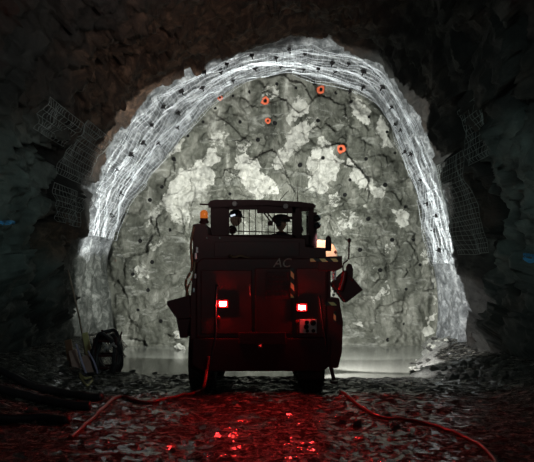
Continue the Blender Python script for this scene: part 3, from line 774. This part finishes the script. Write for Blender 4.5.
# beacon
bm = bmesh.new(); lathe(bm, [(0.07, 0), (0.075, 0.03), (0.06, 0.05), (0.06, 0.08)], Matrix.Translation((X(204, 11.4), 11.4, Z(223.5, 11.4))), 18); be = part('beacon', bm, M['black'])
bm = bmesh.new(); lathe(bm, [(0.058, 0.0), (0.06, 0.08), (0.052, 0.115), (0.03, 0.135), (0.01, 0.14)], Matrix.Translation((X(204, 11.4), 11.4, Z(219, 11.4))), 20); part('dome', bm, M['amber'], be, True)['label'] = 'amber dome'
bm = bmesh.new(); tube(bm, [(X(200, YC0), YC0 - 0.05, Z(204.6, YC0)), (X(211, YC0), YC0 - 0.05, Z(204.8, YC0))], 0.014, 6); part('roof_bracket', bm, M['black'], rfp)
for pts in ([(280, 203), (280.5, 199.5), (286, 193), (289, 190.5)], [(297.5, 204), (297.6, 196), (298, 180)]):
    bm = bmesh.new(); tube(bm, [(X(a, YC0 + .3), YC0 + 0.3, Z(b, YC0 + .3)) for a, b in pts], 0.009, 6, r1=0.004); part('antenna', bm, M['black'], rfp)
# right work lamp beside the cab shining on the orange fender
bm = bmesh.new(); box(bm, X(314, YC0), X(317, YC0), YC0, YC0 + 0.1, Z(247, YC0), Z(212, YC0), 0.008); wb_ = part('lamp_post', bm, M['black'])
for b in (218.5, 226):
    bm = bmesh.new(); lathe(bm, [(0.02, -0.05), (0.05, -0.03), (0.055, 0.03), (0.045, 0.05)], Matrix.Translation((X(316.5, YC0), YC0 - 0.02, Z(b, YC0))) @ Matrix.Rotation(math.radians(60), 4, 'Y'), 14); part('lamp_head', bm, M['bolt'], wb_)
    bm = bmesh.new(); lathe(bm, [(0.044, 0.0), (0.044, 0.012), (0.02, 0.02)], Matrix.Translation((X(316.5, YC0), YC0 - 0.02, Z(b, YC0))) @ Matrix.Rotation(math.radians(60), 4, 'Y') @ Matrix.Translation((0, 0, 0.05)), 14); part('lamp_lens', bm, M['white'], wb_)
YO = 12.4
bm = bmesh.new()
prism(bm, [(X(312, YO), Z(262, YO)), (X(312, YO), Z(241, YO)), (X(318, YO), Z(239.5, YO)), (X(328, YO), Z(240.5, YO)), (X(334, YO), Z(245, YO)), (X(337.5, YO), Z(251, YO)), (X(338, YO), Z(262, YO))], YO, 13.4, 0.03)
of = part('front_fender', bm, M['hiorange']); of['label'] = 'orange rounded fender beside the cab, lit from above'
bm = bmesh.new(); box(bm, X(334, YO), X(336.4, YO), YO - 0.01, YO + 0.005, Z(252.4, YO), Z(251.4, YO)); box(bm, X(334.7, YO), X(335.6, YO), YO - 0.011, YO + 0.005, Z(253.4, YO), Z(250.4, YO)); part('cross_mark', bm, M['cable_red'], of)
bm = bmesh.new(); lathe(bm, [(0.045, 0), (0.05, 0.12), (0.045, 0.2), (0.02, 0.24)], Matrix.Translation((X(328.4, 11.6), 11.6, Z(251, 11.6))), 14); part('filler_cap', bm, M['black'])
# left side hoses and white chips standing in for caught light
bm = bmesh.new()
tube(bm, crom([(X(194), 11.0, Z(226)), (X(191), 10.98, Z(245)), (X(192), 10.98, Z(268)), (X(186), 10.95, Z(282)), (X(189), 10.98, Z(298))], 6), 0.020, 8)
tube(bm, crom([(X(195), 11.0, Z(262)), (X(193), 10.98, Z(276)), (X(188), 10.96, Z(288)), (X(186), 10.98, Z(299))], 6), 0.016, 8)
part('side_hose', bm, M['brown'], None, True)
for a, b, s in ((197.2, 250, .03), (196, 256, .032), (195.5, 276, .025), (194, 290, .022)):
    bm = bmesh.new(); box(bm, X(a) - s / 2, X(a) + s / 2, 10.96, 11.0, Z(b) - s * 1.4, Z(b) + s * 1.4, 0.006)
    part('light_catch', bm, M['white'])
# left hopper-shaped step box
bm = bmesh.new(); prism(bm, [(X(167), Z(304)), (X(167.5), Z(301)), (X(190), Z(295)), (X(191), Z(318)), (X(177), Z(319)), (X(173), Z(313))], 10.95, 11.7, 0.01); sb = part('tool_bin', bm, M['black'])
bm = bmesh.new(); prism(bm, [(X(176), Z(318)), (X(190), Z(317)), (X(187.5), Z(332)), (X(187), Z(338)), (X(180), Z(338)), (X(178.5), Z(330))], 11.0, 11.5, 0.008); part('bin_bracket', bm, M['black'], sb)
# right tilted control box with lever and red handle
bm = bmesh.new()
prism(bm, [(X(346), Z(270)), (X(362.5), Z(290)), (X(345), Z(303)), (X(331), Z(284))], 10.92, 11.35, 0.012); cb = part('control_box', bm, M['black'])
bm = bmesh.new(); prism(bm, [(X(345.5), Z(274)), (X(346), Z(266.5)), (X(348), Z(263.5)), (X(351), Z(264.5)), (X(352.6), Z(270)), (X(352), Z(281))], 10.9, 11.0, 0.01); part('guard_plate', bm, M['black'], cb)
bm = bmesh.new(); tube(bm, crom([(X(343), 10.95, Z(272)), (X(343), 10.95, Z(264)), (X(348), 10.95, Z(259)), (X(348.6), 10.95, Z(248)), (X(349), 10.95, Z(241))], 5), 0.012, 8)
lathe(bm, [(0.008, -0.035), (0.028, -0.018), (0.032, 0.0), (0.028, 0.018), (0.008, 0.032)], Matrix.Translation((X(349), 10.95, Z(240.5))), 12); part('lever', bm, M['black'], cb, True)
bm = bmesh.new(); tube(bm, crom([(X(344), 10.88, Z(272)), (X(342.5), 10.87, Z(280)), (X(339.5), 10.87, Z(290))], 5), 0.038, 10); part('red_handle', bm, M['cable_red'], cb, True)['label'] = 'red handle'
bm = bmesh.new()
for k in range(9): 
    b2 = bmesh.new(); lathe(b2, [(0.012, -0.012), (0.024, 0), (0.012, 0.012)], Matrix.Translation((X(333.5 + 0.7 * (k % 2)), 11.0, Z(271 + k * 3.0))) @ Matrix.Rotation(1.57 * (k % 2), 4, 'Z') @ Matrix.Rotation(1.2, 4, 'X'), 10); merge(bm, b2)
part('chain', bm, M['steel'])
bm = bmesh.new(); box(bm, X(332), X(336.3), 10.99, 11.01, Z(280), Z(271), 0.006); part('gap_light_plate', bm, M['white'])  # white plate standing in for light showing through the gap
# rear hoses on the panel
bm = bmesh.new(); tube(bm, crom([(X(217), 10.96, Z(285)), (X(216), 10.93, Z(310)), (X(216), 10.9, Z(335)), (X(211), 10.86, Z(360))], 6), 0.016, 8); part('panel_hose', bm, M['cable_black'], None, True)
bm = bmesh.new(); tube(bm, crom([(X(319.5), 10.96, Z(296)), (X(321.5), 10.93, Z(315)), (X(324.5), 10.92, Z(335)), (X(327), 10.94, Z(352))], 6), 0.014, 8); part('panel_hose', bm, M['cable_black'], None, True)
# front work lights
SP = []
for a, b, Y, tgt in ((-0.85, 1.35, 14.95, (-3.0, 20.5, 2.0)), (0.85, 1.35, 14.95, (3.2, 20.5, 1.6)), (-0.65, 2.62, 13.75, (-2.0, 20.5, 4.2)), (0.6, 2.62, 13.75, (2.2, 20.5, 4.6))):
    bm = bmesh.new(); m_ = Matrix.Translation((a, Y, b)) @ Matrix.Rotation(math.radians(-90), 4, 'X')
    lathe(bm, [(0.03, -0.08), (0.07, -0.05), (0.085, 0.02), (0.08, 0.03)], m_, 18); box(bm, a - 0.02, a + 0.02, Y - 0.05, Y - 0.01, b - 0.25, b, 0.004)
    wk = part('work_light', bm, M['black'])
    bm = bmesh.new(); lathe(bm, [(0.078, 0.0), (0.078, 0.006), (0.03, 0.014)], m_ @ Matrix.Translation((0, 0, 0.03)), 18); part('work_lens', bm, M['work'], wk)
    SP.append((Vector((a, Y + 0.09, b)), Vector(tgt)))
bm = bmesh.new(); box(bm, X(196), X(326), 12.3, 14.9, 0.85, 1.30, 0.03); part('front_deck', bm, M['paint'])

# ------------------------------------------------------------------ people in the cab
def person(x, y, seat, head_yaw, label, lean, big):
    loc = Vector((x, y, seat)); e = empty('person', loc, label, 'person', 'people in the cab')
    V = [(0, 0, 0.10, .15), (0, 0, 0.25, .155), (0, .01, 0.42, .165), (0, .01, 0.54, .12), (lean * .3, .02, 0.60, .062), (lean * .6, .03, 0.655, .06)]
    E = [(k, k + 1) for k in range(5)]
    for s in (-1, 1):
        k = len(V)
        V += [(s * .17, .01, .52, .075), (s * .23, .05, .36, .055), (s * .24, .10, .26, .048), (s * .17, .26, .27, .040), (s * .14, .33, .28, .033), (s * .13, .40, .275, .034)]
        E += [(3, k)] + [(k + a, k + a + 1) for a in range(5)]
        for f in range(5):                      # four fingers and a thumb
            q = len(V); dx = (f - 1.5) * 0.02
            if f < 4: V += [(s * .13 + dx, .44, .275 + .005 * (f % 2), .010), (s * .13 + dx, .475 - .004 * abs(f - 1.5), .262, .009), (s * .13 + dx, .485, .235, .008)]
            else: V += [(s * .13 - s * .035, .41, .27, .011), (s * .13 - s * .05, .435, .26, .010), (s * .13 - s * .052, .455, .25, .009)]
            E += [(k + 5, q), (q, q + 1), (q + 1, q + 2)]
        k = len(V)
        V += [(s * .10, .03, .08, .095), (s * .13, .40, .08, .072), (s * .13, .42, -.05, .062), (s * .13, .42, -.35, .045), (s * .13, .52, -.38, .04)]
        E += [(0, k)] + [(k + a, k + a + 1) for a in range(4)]
    me = bpy.data.meshes.new('body'); me.from_pydata([v[:3] for v in V], E, []); me.update()
    tmp = bpy.data.objects.new('tmp', me); col.objects.link(tmp)
    md = tmp.modifiers.new('s', 'SKIN'); md.use_smooth_shade = True
    if not me.skin_vertices: 
        bm0 = bmesh.new(); bm0.from_mesh(me); bm0.verts.layers.skin.verify(); bm0.to_mesh(me); bm0.free()
    for k, v in enumerate(V):
        me.skin_vertices[0].data[k].radius = (v[3], v[3]); me.skin_vertices[0].data[k].use_root = (k == 0)
    ss = tmp.modifiers.new('d', 'SUBSURF'); ss.levels = 1
    dg = bpy.context.evaluated_depsgraph_get(); ev = tmp.evaluated_get(dg)
    bm = bmesh.new(); bm.from_mesh(bpy.data.meshes.new_from_object(ev))
    bpy.data.objects.remove(tmp)
    HC = Vector((lean, .04, .765)); Rm = Matrix.Translation(HC) @ Matrix.Rotation(head_yaw, 4, 'Z')
    hb = bmesh.new(); bmesh.ops.create_uvsphere(hb, u_segments=28, v_segments=20, radius=1)
    for v in hb.verts:                          # face looks along local +X: brow, nose, mouth, chin
        x_, y_, z_ = v.co
        w_ = 0.098; j = 1 - 0.25 * max(0, -z_)
        X_ = x_ * w_; Y_ = y_ * 0.076 * j; Z_ = z_ * 0.118
        if x_ > 0.5:
            fr = math.exp(-(y_ / 0.16) ** 2)
            X_ += 0.024 * fr * math.exp(-((z_ + 0.16) / 0.13) ** 2)
            X_ -= 0.010 * math.exp(-((z_ - 0.06) / 0.1) ** 2) * math.exp(-((abs(y_) - 0.36) / 0.15) ** 2)
            X_ += 0.007 * fr * math.exp(-((z_ + 0.48) / 0.06) ** 2) + 0.012 * fr * math.exp(-((z_ + 0.85) / 0.15) ** 2)
        v.co = (X_, Y_, Z_)
    for s in (-1, 1):
        b2 = bmesh.new(); bmesh.ops.create_uvsphere(b2, u_segments=10, v_segments=8, radius=1)
        for v in b2.verts: v.co = Vector((v.co.x * .02 - .005, v.co.y * .012 + s * .078, v.co.z * .033 - .005))
        merge(hb, b2)
    bmesh.ops.transform(hb, matrix=Rm, verts=hb.verts); merge(bm, hb)
    o = finish('body', bm, M['person'], e, None, True)
    rm = o.modifiers.new('r', 'REMESH'); rm.mode = 'VOXEL'; rm.voxel_size = 0.0085; rm.use_smooth_shade = True
    bm = bmesh.new()
    lathe(bm, [(0.125 * big, 0.0), (0.122 * big, 0.02), (0.118 * big, 0.06), (0.095 * big, 0.105), (0.05 * big, 0.13), (0.012, 0.136)], Rm @ Matrix.Translation((0, 0, 0.035)) @ Matrix.Scale(0.88, 4, (0, 1, 0)), 28)
    b2 = bmesh.new(); vs = []
    for k in range(13):
        a = -1.1 + 2.2 * k / 12; c, s = math.cos(a), math.sin(a)
        vs.append((b2.verts.new((0.115 * big * c, 0.1 * big * s, 0.045)), b2.verts.new((0.115 * big * c + 0.06 * max(0, c) ** 0.7, 0.1 * big * s * 1.08, 0.03))))
    for a, b in zip(vs, vs[1:]): b2.faces.new((a[0], a[1], b[1], b[0]))
    bmesh.ops.solidify(b2, geom=list(b2.faces), thickness=0.006)
    bmesh.ops.transform(b2, matrix=Rm, verts=b2.verts); merge(bm, b2)
    if big > 1.1:
        for sg in (-1, 1):
            b3 = bmesh.new(); lathe(b3, [(0.02, -0.02), (0.05, -0.015), (0.055, 0.02), (0.03, 0.035)], Rm @ Matrix.Translation((0, sg * 0.095, 0)) @ Matrix.Rotation(-sg * 1.5708, 4, 'X'), 16)
            finish('ear_muff', b3, M['hat'], e)
    ht = finish('hard_hat', bm, M['hat'], e, None, True)
    return e, Rm
e1, R1 = person(PX(234.5, 12.85), 12.85, 1.98, math.radians(-8), 'person in a dark hard hat with a reflective strip, at the left of the cab', 0.02, 1.0)
bm = bmesh.new(); obox(bm, Vector((0, 0, 0)), (0.085, 0.012, 0.03), Matrix.Rotation(math.radians(-14), 3, 'Y').to_euler().to_quaternion().to_euler() if False else Matrix.Rotation(math.radians(-16), 3, 'Y').to_euler(), 0.003)
bmesh.ops.transform(bm, matrix=R1 @ Matrix.Translation((-0.03, -0.108, 0.06)), verts=bm.verts)
finish('reflective_strip', bm, M['strip_glow'], e1)
e2, R2 = person(PX(281, 12.85), 12.85, 1.90, math.radians(-28), 'person in a bulky dark hard hat at the right of the cab', 0.0, 1.4)

# ------------------------------------------------------------------ cables and hoses on the floor
def lay(px_pts, r, name, mat, label, cat, group=None, extra=None, raise_=0.0):
    pts = []
    for a, b in px_pts:
        loc, _ = hit(bg, a, b)
        if loc is None: continue
        pts.append(loc)
    cr = crom(pts, 10)
    cr = [Vector((p.x, p.y, ground(p.x, p.y) + r * 0.9 + raise_)) for p in cr]
    for _ in range(3):
        cr = [cr[0]] + [Vector((q.x, q.y, (p.z + 2 * q.z + s.z) / 4 if (p.z + s.z) / 2 > q.z - 0.02 else q.z)) for p, q, s in zip(cr, cr[1:], cr[2:])] + [cr[-1]]
    if extra: cr = cr + extra(cr[-1])
    bm = bmesh.new(); tube(bm, cr, r, 10)
    return tag(finish(name, bm, mat, smooth=True), label, cat, group)
lay([(70, 440), (88, 424), (98, 413), (110, 403), (122, 398), (136, 402), (152, 404), (168, 400), (182, 396), (196, 394)], 0.024, 'trailing_cable', M['cable_red'],
    'red trailing cable running left from behind the vehicle across the mud', 'cable', None,
    lambda p: crom([p, (X(203, 10.5), 10.5, 0.12), (X(207, 10.75), 10.75, 0.35), (X(209, 10.9), 10.82, 0.55)], 6)[1:])
lay([(340, 392), (352, 401), (366, 411), (384, 419), (405, 421), (428, 425), (448, 432), (466, 439), (482, 448), (494, 460), (498, 470)], 0.02, 'trailing_cable', M['cable_red'],
    'thin red cable winding from the vehicle to the lower right corner', 'cable')
lay([(-30, 362), (5, 376), (30, 388), (60, 395), (84, 399), (102, 400)], 0.055, 'hose', M['cable_black'], 'black hose nearest the left wall, running in from the left edge', 'hose', 'black hoses on the floor')
lay([(-30, 380), (0, 392), (40, 404), (70, 409), (90, 410)], 0.06, 'hose', M['cable_black'], 'thick black hose in the middle of the three on the left floor', 'hose', 'black hoses on the floor')
lay([(-30, 418), (10, 422), (45, 421), (68, 424)], 0.05, 'hose', M['cable_black'], 'black hose closest to the viewer at the left edge of the floor', 'hose', 'black hoses on the floor')

# ------------------------------------------------------------------ left bundle of gear
YB = 13.4
gb = lambda px, py, Y=YB: (PX(px, Y), Y, PZ(py, Y))
g0 = ground(PX(108, YB), YB)
# upright black drum of tangled hose on a frame
rk = empty('hose_rack', (PX(107, YB), YB, g0), 'black upright rack of tangled hose standing against the left wall', 'rack')
RKO = Vector((PX(107, YB), YB, g0))
zt = PZ(336, YB)
bm = bmesh.new()
for a, dy in ((97, -.2), (118, -.2), (97, .2), (118, .2)): tube(bm, [(PX(a, YB), YB + dy, g0 - 0.03), (PX(a, YB), YB + dy, zt - 0.03 * (a == 97))], 0.025, 8)
for z_ in (g0 + 0.12, (g0 + zt) / 2, zt - 0.08):
    tube(bm, [(PX(97, YB), YB - .2, z_), (PX(118, YB), YB - .2, z_), (PX(118, YB), YB + .2, z_), (PX(97, YB), YB + .2, z_), (PX(97, YB), YB - .2, z_)], 0.02, 8)
finish('frame', bm, M['black'], rk, RKO)
rr = random.Random(3)
for k in range(7):
    bm = bmesh.new(); c_ = Vector((PX(108, YB) + rr.uniform(-.05, .05), YB - 0.24 + 0.07 * k, (g0 + zt) / 2 + rr.uniform(-.06, .10)))
    a0, b0 = 0.20 + rr.uniform(-.03, .04), 0.36 + rr.uniform(-.05, .04)
    pts = [c_ + Vector((a0 * math.cos(t * .314), 0.05 * math.sin(t * .9 + k), b0 * math.sin(t * .314) + 0.03 * math.sin(t * 1.3 + k))) for t in range(21)]
    tube(bm, crom(pts, 3), 0.034, 8); finish('hose_coil', bm, M['cable_black'], rk, RKO, True)
bm = bmesh.new()
for k in range(9):
    x_ = PX(98 + 2.6 * k, YB); tube(bm, [(x_, YB + rr.uniform(-.2, .2), zt - 0.15), (x_ + rr.uniform(-.08, .08), YB + rr.uniform(-.25, .2), zt + rr.uniform(0.0, .12))], 0.016, 6)
finish('rod_ends', bm, M['black'], rk, RKO)
bm = bmesh.new()
for a, b, c_, d in ((103, 343, 108, 350), (108, 350, 114, 343), (104, 352, 107, 346), (110, 345, 116, 347)): tube(bm, crom([gb(a, b, YB - .27), gb((a + c_) / 2, (b + d) / 2 - 1, YB - .31), gb(c_, d, YB - .27)], 4), 0.022, 6)
finish('rag_strip', bm, M['plate'], rk, RKO, True)
# boards and tubes leaning beside it
def lean_box(name, mat, a, b, c_, d, w_, t_, Y, label, cat, group=None):
    """board leaning between two image points"""
    p, q = Vector((PX(a, Y - .1), Y - 0.1, PZ(b, Y - .1))), Vector((PX(c_, Y + .1), Y + 0.12, PZ(d, Y + .1)))
    ax = (q - p); L = ax.length
    zc = ax.normalized(); xc = Vector((0, 1, 0)).cross(zc).normalized(); yc = zc.cross(xc)
    bm = bmesh.new(); box(bm, -w_ / 2, w_ / 2, -t_ / 2, t_ / 2, 0, L, min(t_, w_) * 0.2)
    for v in bm.verts: v.co.x += 0.015 * math.sin(v.co.z * 9)
    o = finish(name, bm, mat); m3 = Matrix((xc, yc, zc)).transposed()
    o.matrix_world = Matrix.Translation(p) @ m3.to_4x4()
    return tag(o, label, cat, group)
lean_box('board', M['pinkbag'], 91, 379, 85, 356, 0.17, 0.05, 13.15, 'dusty pink board at the front of the pile left of the rack', 'board', 'boards leaning by the left wall')
lean_box('board', M['pinkbag'], 79, 378, 73, 350, 0.15, 0.05, 13.35, 'pinkish board tilted behind the front board of the left pile', 'board', 'boards leaning by the left wall')
lean_box('board', M['brown'], 73, 376, 68, 340, 0.13, 0.05, 13.55, 'brown board at the left end of the pile by the wall', 'board', 'boards leaning by the left wall')
lean_box('board', M['yellow'], 93, 374, 84, 333, 0.11, 0.03, 13.75, 'pale yellow board standing tallest in the pile beside the rack', 'board', 'boards leaning by the left wall')
def rod(pts, r, mat, label, name='rod', cat='rod', group=None):
    bm = bmesh.new(); tube(bm, crom(pts, 6), r, 8); return tag(finish(name, bm, mat, smooth=True), label, cat, group)
rod([gb(88, 378, 13.0), gb(82, 362, 13.05), gb(76, 344, 13.12)], 0.018, M['lilac'], 'thin lilac plastic tube leaning on the pile of boards', 'tube', 'tube')
rod([gb(98, 374, 13.0), gb(94, 362, 13.05), gb(88, 351, 13.1)], 0.016, M['lilac'], 'short lilac tube leaning between the boards and rack', 'tube', 'tube')
rod([gb(90, 383, 13.9), gb(80, 322, 14.5), gb(68, 270, 15.0)], 0.017, M['timber'], 'long thin pole leaning high against the left wall', 'pole', 'pole')
def ground_rod(pp, r, mat, label):
    pts = []
    for a, b in pp:
        loc, _ = hit(bg, a, b); pts.append(Vector((loc.x, loc.y, ground(loc.x, loc.y) + r + 0.01)))
    return rod(pts, r, mat, label)
ground_rod([(80, 376), (85, 380), (91, 379)], 0.02, M['yellow'], 'short pale bent rod on the ground before the board pile')
ground_rod([(80, 378), (84, 384), (88, 387), (93, 381)], 0.018, M['yellow'], 'yellowish curved rod lying in front of the bent one')
ground_rod([(124, 371), (140, 370), (156, 367), (170, 366), (184, 367)], 0.04, M['timber'], 'dull yellowish pole lying along the pool edge left of the vehicle')
# blue survey marks on the side walls
for o_, pts, wd in ((wl, [(-3, 223), (3, 222.5), (9, 222), (15, 222.5)], 2.6), (wr, [(523, 256), (527, 258), (532, 259), (537, 258)], 4.5)):
    bm = bmesh.new(); prev = None
    for k, (a, b) in enumerate(crom([(p[0], 0, p[1]) for p in pts], 4) and [(q.x, q.z) for q in crom([(p[0], 0, p[1]) for p in pts], 4)]):
        ring = []
        w2 = wd * (0.5 + 0.5 * math.sin(k / 12 * math.pi))
        for j in range(-2, 3):
            loc, nn = hit(bw, a, b + j * w2 / 2)
            ring.append(bm.verts.new(loc + nn * 0.012))
        if prev:
            for j in range(4): bm.faces.new((prev[j], prev[j + 1], ring[j + 1], ring[j]))
        prev = ring
    o = finish('paint_mark', bm, M['blue'], o_); o['label'] = 'streak of blue survey paint'

# ------------------------------------------------------------------ light
def spot(name, loc, tgt, energy, angle, blend, color, size=0.08):
    d = bpy.data.lights.new(name, 'SPOT'); d.energy = energy; d.spot_size = math.radians(angle); d.spot_blend = blend; d.color = color; d.shadow_soft_size = size
    o = bpy.data.objects.new(name, d); col.objects.link(o); o.location = loc
    o.rotation_euler = (Vector(tgt) - Vector(loc)).to_track_quat('-Z', 'Y').to_euler(); return o
EN = [700, 700, 1250, 1250]
for k, (p, t) in enumerate(SP): spot('flood_lamp', p, t, EN[k], 81, 0.10, (0.97, 1.0, 0.94))
spot('added_side_fill', (1.2, 14.6, 1.25), (3.2, 16.6, -0.4), 480, 88, 0.3, (1.0, 0.985, 0.95))  # added spot without a fitting, brightens the right shore
spot('added_shore_fill', (1.05, 14.3, 0.95), (1.8, 13.6, -0.2), 240, 74, 0.5, (1.0, 0.985, 0.95))  # added spot without a fitting, brightens the near shore line
spot('added_gap_fill', (0.0, 14.98, 0.7), (0.0, 14.2, -0.2), 40, 140, 0.4, (1.0, 0.985, 0.95))  # added spot without a fitting, brightens the strip under the vehicle
spot('fender_lamp', (PX(323, 12.15), 12.05, PZ(231, 12.15)), (PX(326, YO), YO + 0.1, PZ(250, YO)), 22, 88, 0.5, (0.95, 0.97, 1.0), 0.03)
def add_fill(loc, tgt, energy, color, spread, size=1.2):  # unseen area fills added to lift the near walls, roof and vehicle
    d = bpy.data.lights.new('added_fill', 'AREA'); d.energy = energy; d.size = size; d.color = color; d.spread = math.radians(spread)
    o = bpy.data.objects.new('added_fill', d); col.objects.link(o); o.location = loc
    o.rotation_euler = (Vector(tgt) - Vector(loc)).to_track_quat('-Z', 'Y').to_euler()
add_fill((0, 1.0, 4.0), (0, 12, 1.5), 9, (1.0, 0.84, 0.84), 180, 3.0)
add_fill((1.5, 3.0, 3.6), (-5.2, 13.5, 3.0), 13, (0.72, 1.0, 0.95), 50)
add_fill((-1.5, 3.0, 3.6), (5.2, 13.5, 3.2), 13, (0.72, 1.0, 0.95), 50)
add_fill((0.5, 3.0, 3.2), (-2.0, 15, 6.8), 22, (1.0, 0.86, 0.82), 45)

wd = bpy.data.worlds.new('World'); sc.world = wd; wd.use_nodes = True
bgn = wd.node_tree.nodes['Background']; bgn.inputs[0].default_value = (0.75, 0.55, 0.85, 1); bgn.inputs[1].default_value = 0.02

cam = bpy.data.cameras.new('Camera'); co = bpy.data.objects.new('Camera', cam); col.objects.link(co)
co.location = EYE; co.rotation_euler = (math.radians(90), 0, 0)
cam.sensor_fit = 'HORIZONTAL'; cam.sensor_width = 36; cam.lens = FPX / 534 * 36
cam.shift_y = (HOR - 231) / 534; cam.clip_end = 200
sc.camera = co
sc.view_settings.view_transform = 'Standard'; sc.view_settings.look = 'None'; sc.view_settings.gamma = 1
sc.view_settings.use_curve_mapping = False; sc.view_settings.exposure = 0.0
